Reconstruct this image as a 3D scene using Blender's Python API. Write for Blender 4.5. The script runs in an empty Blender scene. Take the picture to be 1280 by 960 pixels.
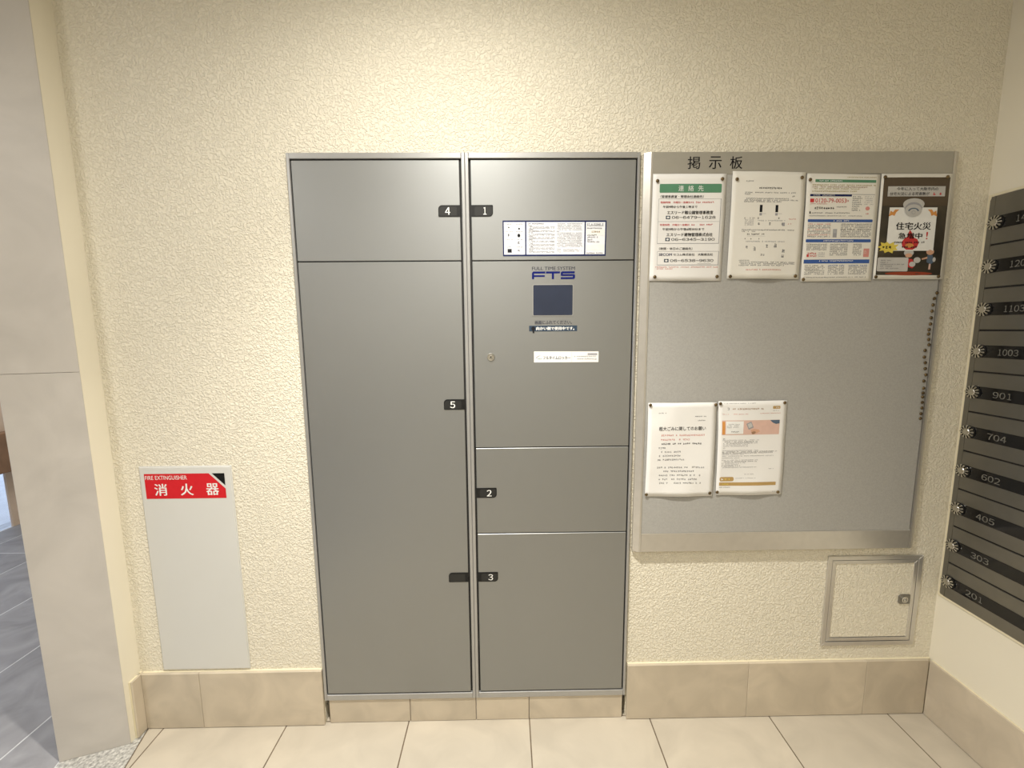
import bpy, bmesh, math, random
from mathutils import Matrix, Vector

# ------------------------------------------------------------------ camera, world, light, exposure
scene = bpy.context.scene
COL = scene.collection
cam_d = bpy.data.cameras.new('camera')
cam = bpy.data.objects.new('camera', cam_d)
COL.objects.link(cam)
cam_d.sensor_fit = 'HORIZONTAL'
cam_d.sensor_width = 36.0
cam_d.lens = 36.0 * 528.08 / 1280.0
cam_d.clip_start = 0.02
_p, _y, _r = math.radians(7.2866), math.radians(0.7528), math.radians(-0.4587)
_fw = Vector((math.sin(_y) * math.cos(_p), math.cos(_y) * math.cos(_p), -math.sin(_p)))
_ri = Vector((math.cos(_y), -math.sin(_y), 0.0))
_up = _ri.cross(_fw)
_r2 = _ri * math.cos(_r) + _up * math.sin(_r)
_u2 = _up * math.cos(_r) - _ri * math.sin(_r)
cam.matrix_world = Matrix(((_r2.x, _u2.x, -_fw.x, 0.0), (_r2.y, _u2.y, -_fw.y, -1.279),
                           (_r2.z, _u2.z, -_fw.z, 1.306), (0, 0, 0, 1)))
scene.camera = cam

world = bpy.data.worlds.new('world')
scene.world = world
world.use_nodes = True
_bg = world.node_tree.nodes['Background']
_bg.inputs[0].default_value = (0.60, 0.73, 0.98, 1)
_bg.inputs[1].default_value = 1.5

CEIL = 2.42


def lamp(name, kind, loc, energy, color, radius=0.05, spot=None, blend=1.0, size=None, rot=(0, 0, 0)):
    d = bpy.data.lights.new(name, kind)
    d.energy = energy
    d.color = color
    if kind == 'SPOT':
        d.spot_size = math.radians(spot)
        d.spot_blend = blend
        d.shadow_soft_size = radius
    if kind == 'AREA':
        d.shape = 'DISK'
        d.size = size
    o = bpy.data.objects.new(name, d)
    o.location = loc
    o.rotation_euler = rot
    COL.objects.link(o)
    return o


WARM = (1.0, 0.96, 0.88)
# the downlight, then unseen fill lamps added to brighten walls and entrance
# the reflector downlight over the lockers: wide spill and narrower beam of the one fitting
lamp('downlight_spill', 'SPOT', (-0.15, -0.70, CEIL - 0.02), 76, WARM, 0.035, 172, 1.0)
lamp('downlight_beam', 'SPOT', (-0.15, -0.70, CEIL - 0.02), 170, WARM, 0.035, 98, 1.0)
lamp('fill_back', 'AREA', (0.1, -2.35, CEIL - 0.02), 12, WARM, size=0.8)  # unseen soft fill, added for even frontal light on the locker wall
lamp('fill_left', 'AREA', (-1.9, -1.7, CEIL - 0.02), 23, (1.0, 0.97, 0.92), size=0.6)  # unseen fill, added to lift the pier and left wall
lamp('fill_entrance', 'AREA', (-2.4, 0.7, CEIL - 0.02), 24, (0.98, 0.98, 1.0), size=0.6)  # unseen fill, added to brighten the entrance slate

vs = scene.view_settings
vs.view_transform = 'Standard'
vs.look = 'None'
vs.exposure = 0.0
vs.gamma = 1.0
vs.use_curve_mapping = False


# ------------------------------------------------------------------ materials
def mat(name, color, rough=0.6, metal=0.0, spec=0.5, vary=None, bump=None, rand=0.0):
    """vary=(scale, amount, detail) mottles the colour; bump=(scale, strength, distance, kind)"""
    m = bpy.data.materials.new(name)
    m.use_nodes = True
    nt = m.node_tree
    b = nt.nodes['Principled BSDF']
    b.inputs['Base Color'].default_value = (*color, 1)
    b.inputs['Roughness'].default_value = rough
    b.inputs['Metallic'].default_value = metal
    b.inputs['Specular IOR Level'].default_value = spec
    geo = nt.nodes.new('ShaderNodeNewGeometry')
    pos = geo.outputs['Position']
    if rand:
        info = nt.nodes.new('ShaderNodeObjectInfo')
        comb = nt.nodes.new('ShaderNodeVectorMath'); comb.operation = 'MULTIPLY_ADD'
        nt.links.new(info.outputs['Random'], comb.inputs[0])
        comb.inputs[1].default_value = (37.0, 19.0, 11.0)
        nt.links.new(pos, comb.inputs[2])
        pos = comb.outputs[0]
    if vary or rand:
        last = None
        if vary:
            n = nt.nodes.new('ShaderNodeTexNoise')
            n.inputs['Scale'].default_value = vary[0]
            n.inputs['Detail'].default_value = vary[2]
            n.inputs['Distortion'].default_value = vary[3] if len(vary) > 3 else 0.4
            nt.links.new(pos, n.inputs['Vector'])
            mr = nt.nodes.new('ShaderNodeMapRange')
            mr.inputs['From Min'].default_value = 0.28
            mr.inputs['From Max'].default_value = 0.72
            mr.inputs['To Min'].default_value = 1.0 - vary[1]
            mr.inputs['To Max'].default_value = 1.0 + vary[1]
            nt.links.new(n.outputs['Fac'], mr.inputs['Value'])
            last = mr.outputs[0]
        if rand:
            mr2 = nt.nodes.new('ShaderNodeMapRange')
            mr2.inputs['To Min'].default_value = 1.0 - rand
            mr2.inputs['To Max'].default_value = 1.0 + rand
            nt.links.new(info.outputs['Random'], mr2.inputs['Value'])
            if last is None:
                last = mr2.outputs[0]
            else:
                mm = nt.nodes.new('ShaderNodeMath'); mm.operation = 'MULTIPLY'
                nt.links.new(last, mm.inputs[0]); nt.links.new(mr2.outputs[0], mm.inputs[1])
                last = mm.outputs[0]
        mul = nt.nodes.new('ShaderNodeVectorMath'); mul.operation = 'SCALE'
        mul.inputs[0].default_value = color
        nt.links.new(last, mul.inputs['Scale'])
        nt.links.new(mul.outputs[0], b.inputs['Base Color'])
    if bump:
        bp = nt.nodes.new('ShaderNodeBump')
        bp.inputs['Strength'].default_value = bump[1]
        bp.inputs['Distance'].default_value = bump[2]
        n = nt.nodes.new('ShaderNodeTexNoise')
        n.inputs['Scale'].default_value = bump[0]
        n.inputs['Detail'].default_value = 1.5
        n.inputs['Roughness'].default_value = 0.5
        n.inputs['Distortion'].default_value = 0.9
        nt.links.new(pos, n.inputs['Vector'])
        h = n.outputs['Fac']
        if bump[3] == 'stucco':
            mr = nt.nodes.new('ShaderNodeMapRange')
            mr.interpolation_type = 'SMOOTHSTEP'
            mr.inputs['From Min'].default_value = 0.42
            mr.inputs['From Max'].default_value = 0.64
            nt.links.new(h, mr.inputs['Value'])
            h = mr.outputs[0]
        nt.links.new(h, bp.inputs['Height'])
        nt.links.new(bp.outputs[0], b.inputs['Normal'])
    return m


M = {}
M['stucco'] = mat('stucco', (0.80, 0.75, 0.62), 0.75, bump=(140, 0.85, 0.0022, 'stucco'))
M['plaster'] = mat('plaster', (0.80, 0.75, 0.62), 0.75, vary=(3, 0.03, 2), bump=(60, 0.12, 0.001, 'plain'))
M['ceiling'] = mat('ceiling_paint', (0.80, 0.77, 0.70), 0.8, bump=(80, 0.1, 0.001, 'plain'))
M['marble'] = mat('grey_beige_marble', (0.52, 0.49, 0.45), 0.45, vary=(5, 0.09, 6, 1.2), rand=0.02)
M['skirt'] = mat('beige_stone_tile', (0.54, 0.47, 0.365), 0.5, vary=(9, 0.12, 5, 1.0), rand=0.05)
M['tile'] = mat('cream_floor_tile', (0.515, 0.462, 0.375), 0.40, vary=(7, 0.09, 5, 0.9), rand=0.03)
M['grout'] = mat('brown_grout', (0.16, 0.12, 0.08), 0.9, vary=(40, 0.2, 2))
M['pale_grout'] = mat('pale_grout', (0.60, 0.60, 0.60), 0.9, vary=(40, 0.1, 2))
M['slate'] = mat('blue_grey_slate', (0.27, 0.262, 0.262), 0.6, vary=(6, 0.22, 6, 1.4), rand=0.05)
M['granite'] = mat('speckled_granite', (0.46, 0.45, 0.42), 0.5, vary=(120, 0.5, 2, 0.2))
M['mortar'] = mat('mortar', (0.50, 0.46, 0.40), 0.9, vary=(60, 0.1, 2))
M['door'] = mat('grey_metallic_paint', (0.312, 0.319, 0.316), 0.46, metal=0.80, vary=(2.5, 0.015, 2), bump=(900, 0.03, 0.0002, 'plain'))
M['frame'] = mat('silver_frame_paint', (0.42, 0.42, 0.415), 0.36, metal=0.6, vary=(30, 0.02, 2))
M['alu'] = mat('anodised_aluminium', (0.62, 0.60, 0.56), 0.33, metal=0.75, vary=(40, 0.03, 2))
M['header'] = mat('satin_aluminium', (0.42, 0.405, 0.36), 0.42, metal=0.5, vary=(40, 0.02, 2))
M['board'] = mat('grey_felt_board', (0.375, 0.368, 0.348), 0.8, vary=(240, 0.07, 2), bump=(420, 0.12, 0.0004, 'plain'))
M['dark'] = mat('gap_shade_black', (0.012, 0.011, 0.010), 0.7, vary=(20, 0.1, 1))  # near-black colour standing in for shade inside gaps, slots and keyhole
M['black_plastic'] = mat('black_plastic', (0.008, 0.008, 0.008), 0.5, spec=0.3, vary=(60, 0.1, 1))
M['pull'] = mat('charcoal_plastic', (0.020, 0.020, 0.019), 0.45, spec=0.35, vary=(60, 0.05, 1))
M['screen'] = mat('dark_glass_screen', (0.022, 0.030, 0.055), 0.12, vary=(15, 0.1, 2))
M['panel_white'] = mat('off_white_enamel', (0.64, 0.64, 0.61), 0.4, vary=(4, 0.01, 2))
M['chrome'] = mat('chrome', (0.58, 0.57, 0.54), 0.22, metal=1.0, vary=(60, 0.02, 1))
M['brass'] = mat('antique_brass', (0.16, 0.115, 0.06), 0.34, metal=0.85, vary=(300, 0.25, 2), rand=0.25)
M['steel'] = mat('brushed_steel', (0.22, 0.212, 0.19), 0.36, metal=0.8, vary=(25, 0.04, 2))
M['gloss_black'] = mat('gloss_black_strip', (0.008, 0.008, 0.009), 0.10, vary=(30, 0.1, 1))
M['caulk'] = mat('cream_caulk', (0.78, 0.71, 0.52), 0.6, vary=(30, 0.04, 2))
M['wood'] = mat('brown_wood', (0.22, 0.12, 0.06), 0.5, vary=(12, 0.2, 4))
M['stone'] = mat('peach_stone', (0.62, 0.48, 0.36), 0.6, vary=(10, 0.08, 4))
M['paving'] = mat('pale_paving', (0.80, 0.80, 0.80), 0.8, vary=(8, 0.06, 4))
M['paper'] = mat('white_paper', (0.80, 0.79, 0.77), 0.65, vary=(9, 0.015, 2))
M['paper_warm'] = mat('warm_white_paper', (0.76, 0.74, 0.68), 0.65, vary=(9, 0.015, 2))
gl = bpy.data.materials.new('clear_glass')
gl.use_nodes = True
_b = gl.node_tree.nodes['Principled BSDF']
_b.inputs['Base Color'].default_value = (0.95, 0.98, 1.0, 1)
_b.inputs['Roughness'].default_value = 0.02
_b.inputs['Transmission Weight'].default_value = 1.0
_b.inputs['IOR'].default_value = 1.45
M['glass'] = gl
INK = {
    'ink_black': (0.014, 0.014, 0.017), 'ink_grey': (0.22, 0.22, 0.23), 'ink_pale': (0.42, 0.42, 0.43),
    'ink_red': (0.55, 0.05, 0.05), 'ink_pink': (0.62, 0.27, 0.24), 'ink_green': (0.10, 0.25, 0.15),
    'ink_blue': (0.05, 0.11, 0.33), 'ink_navy': (0.014, 0.022, 0.085), 'ink_logo': (0.004, 0.010, 0.12),
    'ink_white': (0.80, 0.80, 0.78), 'ink_tan': (0.45, 0.30, 0.12), 'ink_brown': (0.33, 0.20, 0.12),
    'ink_blush': (0.66, 0.45, 0.38), 'ink_skin': (0.62, 0.36, 0.24), 'ink_orange': (0.62, 0.28, 0.08),
    'ink_yellow': (0.72, 0.58, 0.10), 'ink_ochre': (0.40, 0.34, 0.14), 'ink_silver': (0.52, 0.51, 0.49),
    'ink_steel': (0.33, 0.33, 0.35), 'sign_red': (0.60, 0.018, 0.025), 'ink_cloth': (0.10, 0.14, 0.20),
    'ink_pure': (0.008, 0.008, 0.008), 'ink_label': (0.78, 0.79, 0.83), 'ink_teal': (0.035, 0.055, 0.085),
    'ink_caption': (0.05, 0.052, 0.07), 'ink_umber': (0.10, 0.075, 0.05), 'ink_glow': (0.30, 0.06, 0.03), 'ink_smoke': (0.30, 0.25, 0.20),
}
for _k, _c in INK.items():
    M[_k] = mat(_k, _c, 0.7, spec=0.15, vary=(50, 0.03, 1))
M['mail_number'] = mat('worn_silver_print', (0.16, 0.155, 0.135), 0.5, vary=(90, 0.3, 2))
M['poster_dark'] = mat('poster_dark', (0.040, 0.031, 0.018), 0.4, vary=(9, 0.75, 4, 0.8))


# ------------------------------------------------------------------ mesh helpers
class MB:
    def __init__(self):
        self.v = []
        self.f = []

    def add(self, vs, fs):
        o = len(self.v)
        self.v += [tuple(p) for p in vs]
        self.f += [tuple(i + o for i in f) for f in fs]
        return self

    def box(self, x0, x1, y0, y1, z0, z1):
        vs = [(x, y, z) for x in (x0, x1) for y in (y0, y1) for z in (z0, z1)]
        return self.add(vs, [(0, 1, 3, 2), (4, 6, 7, 5), (0, 4, 5, 1), (2, 3, 7, 6), (0, 2, 6, 4), (1, 5, 7, 3)])

    def prism(self, poly, fn0, fn1):
        """poly: 2D points; fn0 / fn1 map (a, b) to the two end planes"""
        n = len(poly)
        vs = [fn0(a, b) for a, b in poly] + [fn1(a, b) for a, b in poly]
        fs = [tuple(range(n - 1, -1, -1)), tuple(range(n, 2 * n))]
        fs += [(i, (i + 1) % n, n + (i + 1) % n, n + i) for i in range(n)]
        return self.add(vs, fs)

    def xz(self, poly, y_front, y_back):
        return self.prism(poly, lambda a, b: (a, y_back, b), lambda a, b: (a, y_front, b))

    def xy(self, poly, z0, z1):
        return self.prism(poly, lambda a, b: (a, b, z0), lambda a, b: (a, b, z1))

    def lathe(self, prof, seg, centre, axis):
        """prof: (radius, height) pairs; axis 'y' turns out towards -y, 'x' out towards -x, 'z' up"""
        vs, fs = [], []
        for r, h in prof:
            for k in range(seg):
                a = 2 * math.pi * k / seg
                c, s = r * math.cos(a), r * math.sin(a)
                if axis == 'y':
                    p = (centre[0] + c, centre[1] - h, centre[2] + s)
                elif axis == 'x':
                    p = (centre[0] - h, centre[1] - c, centre[2] + s)
                else:
                    p = (centre[0] + c, centre[1] + s, centre[2] + h)
                vs.append(p)
        m = len(prof)
        for i in range(m - 1):
            for k in range(seg):
                k2 = (k + 1) % seg
                fs.append((i * seg + k, i * seg + k2, (i + 1) * seg + k2, (i + 1) * seg + k))
        fs.append(tuple(range(seg - 1, -1, -1)))
        fs.append(tuple((m - 1) * seg + k for k in range(seg)))
        return self.add(vs, fs)


def origin_of(o):
    p = Vector((0, 0, 0))
    while o is not None:
        p += o.location
        o = o.parent
    return p


def build(name, mb, material, parent=None, bevel=0.0, loc=None, smooth=False, recalc=True):
    """one mesh object from world-space coordinates"""
    base = origin_of(parent) if parent is not None else Vector((0, 0, 0))
    off = Vector(loc) if loc is not None else base
    me = bpy.data.meshes.new(name)
    me.from_pydata([(x - off.x, y - off.y, z - off.z) for x, y, z in mb.v], [], mb.f)
    if recalc or bevel:
        bm = bmesh.new(); bm.from_mesh(me)
        if recalc:
            bmesh.ops.recalc_face_normals(bm, faces=bm.faces)
        if bevel:
            bmesh.ops.bevel(bm, geom=[e for e in bm.edges if len(e.link_faces) == 2 and e.calc_face_angle(0) > 0.5],
                            offset=bevel, segments=1, affect='EDGES', clamp_overlap=True)
        bm.to_mesh(me); bm.free()
    me.materials.append(M[material])
    if smooth:
        for p in me.polygons:
            p.use_smooth = True
    o = bpy.data.objects.new(name, me)
    COL.objects.link(o)
    o.parent = parent
    o.location = off - base
    return o


def copy_of(o, loc, parent=None):
    c = o.copy()
    COL.objects.link(c)
    c.parent = parent
    c.location = Vector(loc) - (origin_of(parent) if parent is not None else Vector((0, 0, 0)))
    return c


def struct(o):
    o['kind'] = 'structure'
    return o


def thing(name, loc, label, cat, group=None):
    o = bpy.data.objects.new(name, None)
    o.empty_display_size = 0.05
    o.location = loc
    COL.objects.link(o)
    return tag(o, label, cat, group)


def tag(o, label, cat, group=None):
    o['label'] = label
    o['category'] = cat
    if group:
        o['group'] = group
    return o


def rounded(x0, x1, z0, z1, r):
    """r: radius or four radii (bottom left, bottom right, top right, top left)"""
    rs = r if isinstance(r, (tuple, list)) else (r,) * 4
    cs = [(x0, z0, 1, 1, 180), (x1, z0, -1, 1, 270), (x1, z1, -1, -1, 0), (x0, z1, 1, -1, 90)]
    out = []
    for (cx, cz, sx, sz, a0), rr in zip(cs, rs):
        if rr <= 0:
            out.append((cx, cz)); continue
        n = 5
        for k in range(n + 1):
            a = math.radians(a0 + 90 * k / n)
            out.append((cx + sx * rr + rr * math.cos(a), cz + sz * rr + rr * math.sin(a)))
    return out


def clip(poly, a, b, c):
    """keep the side a*x + b*y <= c"""
    out = []
    for i, p in enumerate(poly):
        q = poly[(i + 1) % len(poly)]
        dp, dq = a * p[0] + b * p[1] - c, a * q[0] + b * q[1] - c
        if dp <= 0:
            out.append(p)
        if (dp < 0 < dq) or (dq < 0 < dp):
            t = dp / (dp - dq)
            out.append((p[0] + t * (q[0] - p[0]), p[1] + t * (q[1] - p[1])))
    return out


_text_cache = {}


def glyphs(body, bold=0.0, spacing=1.0, res=3):
    """flat outline of a line of writing, scaled into the unit square"""
    bold = 0.0
    key = (body, bold, spacing)
    if key in _text_cache:
        return _text_cache[key]
    cu = bpy.data.curves.new('writing', 'FONT')
    cu.body = body
    cu.size = 1.0
    cu.offset = bold
    cu.space_character = spacing
    cu.resolution_u = res
    cu.fill_mode = 'FRONT' if hasattr(cu, 'fill_mode') else cu.fill_mode
    ob = bpy.data.objects.new('writing', cu)
    COL.objects.link(ob)
    dg = bpy.context.evaluated_depsgraph_get()
    me = bpy.data.meshes.new_from_object(ob.evaluated_get(dg))
    vs = [(v.co.x, v.co.y) for v in me.vertices]
    fs = [tuple(p.vertices) for p in me.polygons if p.normal.z > -0.5]
    bpy.data.objects.remove(ob)
    bpy.data.curves.remove(cu)
    bpy.data.meshes.remove(me)
    x0, x1 = min(v[0] for v in vs), max(v[0] for v in vs)
    y0, y1 = min(v[1] for v in vs), max(v[1] for v in vs)
    asp = (x1 - x0) / (y1 - y0)
    vs = [((a - x0) / (x1 - x0), (b - y0) / (y1 - y0)) for a, b in vs]
    _text_cache[key] = (vs, fs, asp)
    return _text_cache[key]


def digit_run(body):
    """a tightly set row of figures as unit-square outlines"""
    n = len(body)
    vs, fs = [], []
    for i, ch in enumerate(body):
        a0, a1, b0, b1 = (i + 0.07) / n, (i + 0.93) / n, 0.0, 1.0
        if ch == '-':
            b0, b1 = 0.42, 0.54
            q = [(a0, b0), (a1, b0), (a1, b1), (a0, b1)]
            f = [(0, 1, 2, 3)]
        else:
            g, f, _ = glyphs(chr(ord(ch) + 0xFEE0))
            if ch == '1':
                a0, a1 = (i + 0.24) / n, (i + 0.80) / n
            q = [(a0 + (a1 - a0) * x, b0 + (b1 - b0) * y) for x, y in g]
        o = len(vs)
        vs += q
        fs += [tuple(k + o for k in t) for t in f]
    return vs, fs


class Sheet:
    """a flat (or slightly wavy) printed sheet facing -y; u runs right and v down, both 0 to 1"""

    def __init__(self, TL, TR, BR, BL, y, amp=0.0, seed=1, step=0.015):
        self.c = (TL, TR, BR, BL)
        self.y = y
        self.amp = amp
        r = random.Random(seed)
        self.w = [(r.uniform(2, 7), r.uniform(2, 7), r.uniform(0, 6.28), r.uniform(.5, 1)) for _ in range(4)]
        self.rng = random.Random(seed + 50)
        self.W = math.dist(TL, TR)
        self.H = math.dist(TL, BL)
        self.step = step
        self.ink = {}
        self.pieces = []

    def disp(self, u, v):
        if not self.amp:
            return 0.0
        s = sum(k * math.sin(a * u + b * v + p) for a, b, p, k in self.w) / 4
        d = self.amp * (0.75 + s)
        near = min((u - a) ** 2 + ((v - b) * 1.4) ** 2 for a in (.06, .94) for b in (.05, .95))
        hold = min(1.0, near / 0.09)
        billow = self.amp * 1.2 * max(0, v - .8) / .2 * math.sin(math.pi * min(max(u, 0), 1)) ** 2
        return (d + billow) * (0.12 + 0.88 * hold)

    def P(self, u, v, off=0.0):
        TL, TR, BR, BL = self.c
        x = (TL[0] * (1 - u) + TR[0] * u) * (1 - v) + (BL[0] * (1 - u) + BR[0] * u) * v
        z = (TL[1] * (1 - u) + TR[1] * u) * (1 - v) + (BL[1] * (1 - u) + BR[1] * u) * v
        return (x, self.y - self.disp(u, v) - off, z)

    def mb(self, ink, name=None):
        """a new printed piece of its own; scrawled lines of one ink stay together"""
        if name == 'small_print':
            return self.ink.setdefault(ink, MB())
        m = MB()
        self.pieces.append((ink, name, m))
        return m

    def rect(self, ink, u0, u1, v0, v1, layer=1, rot=0.0, into=None):
        nu = max(1, math.ceil((u1 - u0) * self.W / self.step)) if self.amp else 1
        nv = max(1, math.ceil((v1 - v0) * self.H / self.step)) if self.amp else 1
        cu, cv = (u0 + u1) / 2, (v0 + v1) / 2
        vs = []
        for j in range(nv + 1):
            for i in range(nu + 1):
                u, v = u0 + (u1 - u0) * i / nu, v0 + (v1 - v0) * j / nv
                if rot:
                    du, dv = (u - cu) * self.W, (v - cv) * self.H
                    u = cu + (du * math.cos(rot) - dv * math.sin(rot)) / self.W
                    v = cv + (du * math.sin(rot) + dv * math.cos(rot)) / self.H
                vs.append(self.P(u, v, 0.0003 * layer))
        fs = [(j * (nu + 1) + i, (j + 1) * (nu + 1) + i, (j + 1) * (nu + 1) + i + 1, j * (nu + 1) + i + 1)
              for j in range(nv) for i in range(nu)]
        (into or self.mb(ink, 'printed_bar')).add(vs, fs)

    def poly(self, ink, pts, layer=1):
        n = len(pts)
        cu, cv = sum(p[0] for p in pts) / n, sum(p[1] for p in pts) / n
        vs = [self.P(cu, cv, 0.0003 * layer)] + [self.P(u, v, 0.0003 * layer) for u, v in pts]
        self.mb(ink, 'printed_shape').add(vs, [(0, 1 + (i + 1) % n, 1 + i) for i in range(n)])

    def oval(self, ink, cu, cv, ru, rv, layer=1, a0=0, a1=360, n=20):
        pts = [(cu + ru * math.cos(math.radians(a0 + (a1 - a0) * k / n)),
                cv + rv * math.sin(math.radians(a0 + (a1 - a0) * k / n))) for k in range(n if a1 - a0 == 360 else n + 1)]
        self.poly(ink, pts, layer)

    def round_rect(self, ink, u0, u1, v0, v1, r, layer=1):
        ru, rv = r / self.W, r / self.H
        us = []
        for k in range(5):
            us.append((u0 + ru * (1 - math.cos(k * math.pi / 8)), rv * (1 - math.sin(k * math.pi / 8))))
        n = max(1, math.ceil((u1 - u0) * self.W / self.step))
        us += [(u0 + ru + (u1 - u0 - 2 * ru) * k / n, 0.0) for k in range(1, n)]
        us += [(u0 + u1 - u, d) for u, d in reversed(us[:5])]
        nv = max(1, math.ceil((v1 - v0) * self.H / self.step))
        vs = [self.P(u, v0 + d + (v1 - v0 - 2 * d) * j / nv, 0.0003 * layer) for u, d in us for j in range(nv + 1)]
        fs = [(i * (nv + 1) + j, i * (nv + 1) + j + 1, (i + 1) * (nv + 1) + j + 1, (i + 1) * (nv + 1) + j)
              for i in range(len(us) - 1) for j in range(nv)]
        self.mb(ink, 'printed_bar').add(vs, fs)

    def frame(self, ink, u0, u1, v0, v1, t, layer=1, heavy=1.0):
        tu, tv = t / self.W, t / self.H
        m = self.mb(ink, 'printed_outline')
        self.rect(ink, u0, u1, v0, v0 + tv, layer, into=m)
        self.rect(ink, u0, u1, v1 - tv * heavy, v1, layer, into=m)
        self.rect(ink, u0, u0 + tu, v0 + tv, v1 - tv * heavy, layer, into=m)
        self.rect(ink, u1 - tu * heavy, u1, v0 + tv, v1 - tv * heavy, layer, into=m)

    def text(self, ink, body, u0, u1, v0, v1, bold=0.0, layer=2, digits=False):
        """bold thickens the strokes with shifted prints, each a hair above the last"""
        vs, fs = digit_run(body) if digits else glyphs(body)[:2]
        em = abs(v1 - v0) * self.H
        m = self.mb(ink, 'lettering')
        for k, (su, sv) in enumerate([(0, 0)] if bold <= 0 else [(-1, 0), (1, 0), (0, 1)]):
            du, dv = su * bold * em * 1.3 / self.W, sv * bold * em * 0.8 / self.H
            m.add([self.P(u0 + (u1 - u0) * a + du, v1 + (v0 - v1) * b + dv, 0.0003 * layer + 0.00003 * k) for a, b in vs], fs)

    def scrawl(self, ink, u0, u1, v, h, layer=1, dens=1.0, gap=0.12):
        """a line of writing too small to read: little stroke clusters of height h (in v)"""
        cw = h * self.H / self.W
        u = u0
        r = self.rng
        mb = self.mb(ink, 'small_print')
        while u + cw * 0.8 < u1:
            if r.random() > gap:
                th = h * 0.16
                tw = th * self.H / self.W
                for _ in range(3 if dens >= 1 else 2):
                    vv = v - h / 2 + r.uniform(0.05, 0.95) * h
                    a, b = u + cw * r.uniform(0, .2), u + cw * r.uniform(.6, .88)
                    q = [(a, vv - th / 2), (a, vv + th / 2), (b, vv + th / 2), (b, vv - th / 2)]
                    mb.add([self.P(x, y, 0.0003 * layer) for x, y in q], [(0, 1, 2, 3)])
                for _ in range(2):
                    uu = u + cw * r.uniform(0.1, 0.8)
                    a, b = v - h * r.uniform(.3, .5), v + h * r.uniform(.2, .5)
                    q = [(uu - tw / 2, a), (uu - tw / 2, b), (uu + tw / 2, b), (uu + tw / 2, a)]
                    mb.add([self.P(x, y, 0.0003 * layer) for x, y in q], [(0, 1, 2, 3)])
            u += cw

    def block(self, ink, u0, u1, v0, v1, h, pitch, layer=1, ragged=0.25, gap=0.12):
        v = v0 + h / 2
        while v <= v1:
            self.scrawl(ink, u0, u1 - (u1 - u0) * self.rng.uniform(0, ragged), v, h, layer, gap=gap)
            v += pitch

    def body(self, thick=0.0003):
        mb = MB()
        nu = max(1, math.ceil(self.W / self.step)) if self.amp else 1
        nv = max(1, math.ceil(self.H / self.step)) if self.amp else 1
        n = (nu + 1) * (nv + 1)
        vs = [self.P(i / nu, j / nv) for j in range(nv + 1) for i in range(nu + 1)]
        vs += [(x, y + thick, z) for x, y, z in vs]
        fs = []
        for j in range(nv):
            for i in range(nu):
                q = (j * (nu + 1) + i, (j + 1) * (nu + 1) + i, (j + 1) * (nu + 1) + i + 1, j * (nu + 1) + i + 1)
                fs.append(q)
                fs.append(tuple(k + n for k in reversed(q)))
        rim = [i for i in range(nu + 1)] + [j * (nu + 1) + nu for j in range(1, nv + 1)]
        rim += [nv * (nu + 1) + i for i in range(nu - 1, -1, -1)] + [j * (nu + 1) for j in range(nv - 1, 0, -1)]
        for a, b in zip(rim, rim[1:] + rim[:1]):
            fs.append((a, b, b + n, a + n))
        return mb.add(vs, fs)

    def prints(self, parent, names=None):
        for ink, mb in self.ink.items():
            o = build('small_print', mb, ink, parent, recalc=False)
            o['kind'] = 'stuff'
        for ink, name, mb in self.pieces:
            build((names or {}).get(ink, name), mb, ink, parent, recalc=False)


# ------------------------------------------------------------------ the setting
XR, XL = 1.4177, -1.216          # right wall, left return
YB = -3.25                       # wall behind the camera
LX0, LX1, LTOP = -0.6155, 0.3885, 1.8055

mb = MB()
TH = 0.62
mb.box(XL - 0.14, LX0 - 0.003, 0, TH, 0, CEIL)
mb.box(LX1 + 0.003, XR + 0.12, 0, TH, 0, CEIL)
mb.box(LX0 - 0.003, LX1 + 0.003, 0, TH, LTOP + 0.003, CEIL)
mb.box(LX0 - 0.003, LX1 + 0.003, 0.52, TH, 0, LTOP + 0.003)
wall_back = struct(build('wall_back', mb, 'stucco'))

wall_right = struct(build('wall_right', MB().box(XR, XR + 0.12, YB, -0.0001, 0, CEIL), 'plaster'))
struct(build('wall_front', MB().box(-3.5, XR + 0.12, YB - 0.12, YB, 0, CEIL), 'plaster'))
struct(build('ceiling', MB().box(-3.5, XR + 0.12, YB - 0.12, 3.12, CEIL, CEIL + 0.1), 'ceiling'))

# the short cream return and the marble-faced pier that ends the locker wall on the left
struct(build('wall_left', MB().xy([(XL, -0.0001), (XL - 0.12, -0.0001), (XL - 0.12, -0.085), (XL - 0.0, -0.062)], 0, CEIL), 'plaster'))
pA, pB = Vector((XL + 0.0005, -0.064)), Vector((-1.3845, -0.120))
ed = (pB - pA).normalized()
nrm = Vector((-ed.y, ed.x))
if nrm.y > 0:
    nrm = -nrm
core = [pA - nrm * 0.013, pB - nrm * 0.013, Vector((-1.40, 0.20)), Vector((XL - 0.145, 0.20)), Vector((XL - 0.145, -0.07))]
core = [(pA - nrm * 0.013 + ed * 0.125)[:], (pB - nrm * 0.013)[:], (-1.40, TH), (XL - 0.145, TH), (XL - 0.145, -0.086)]
pier = struct(build('wall_left_pier', MB().xy(core, 0, CEIL), 'mortar'))
for z0, z1 in ((0.0, 1.1963), (1.1972, CEIL)):
    q = [pA, pB, pB - nrm * 0.0125, pA - nrm * 0.0125]
    build('marble_panel', MB().xy([p[:] for p in q], z0, z1), 'marble', pier, bevel=0.0008)
build('marble_panel', MB().xy([(-1.3985, -0.108), (-1.3850, -0.1075), (-1.4005, TH), (-1.414, TH)], 0, CEIL), 'marble', pier)

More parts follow.
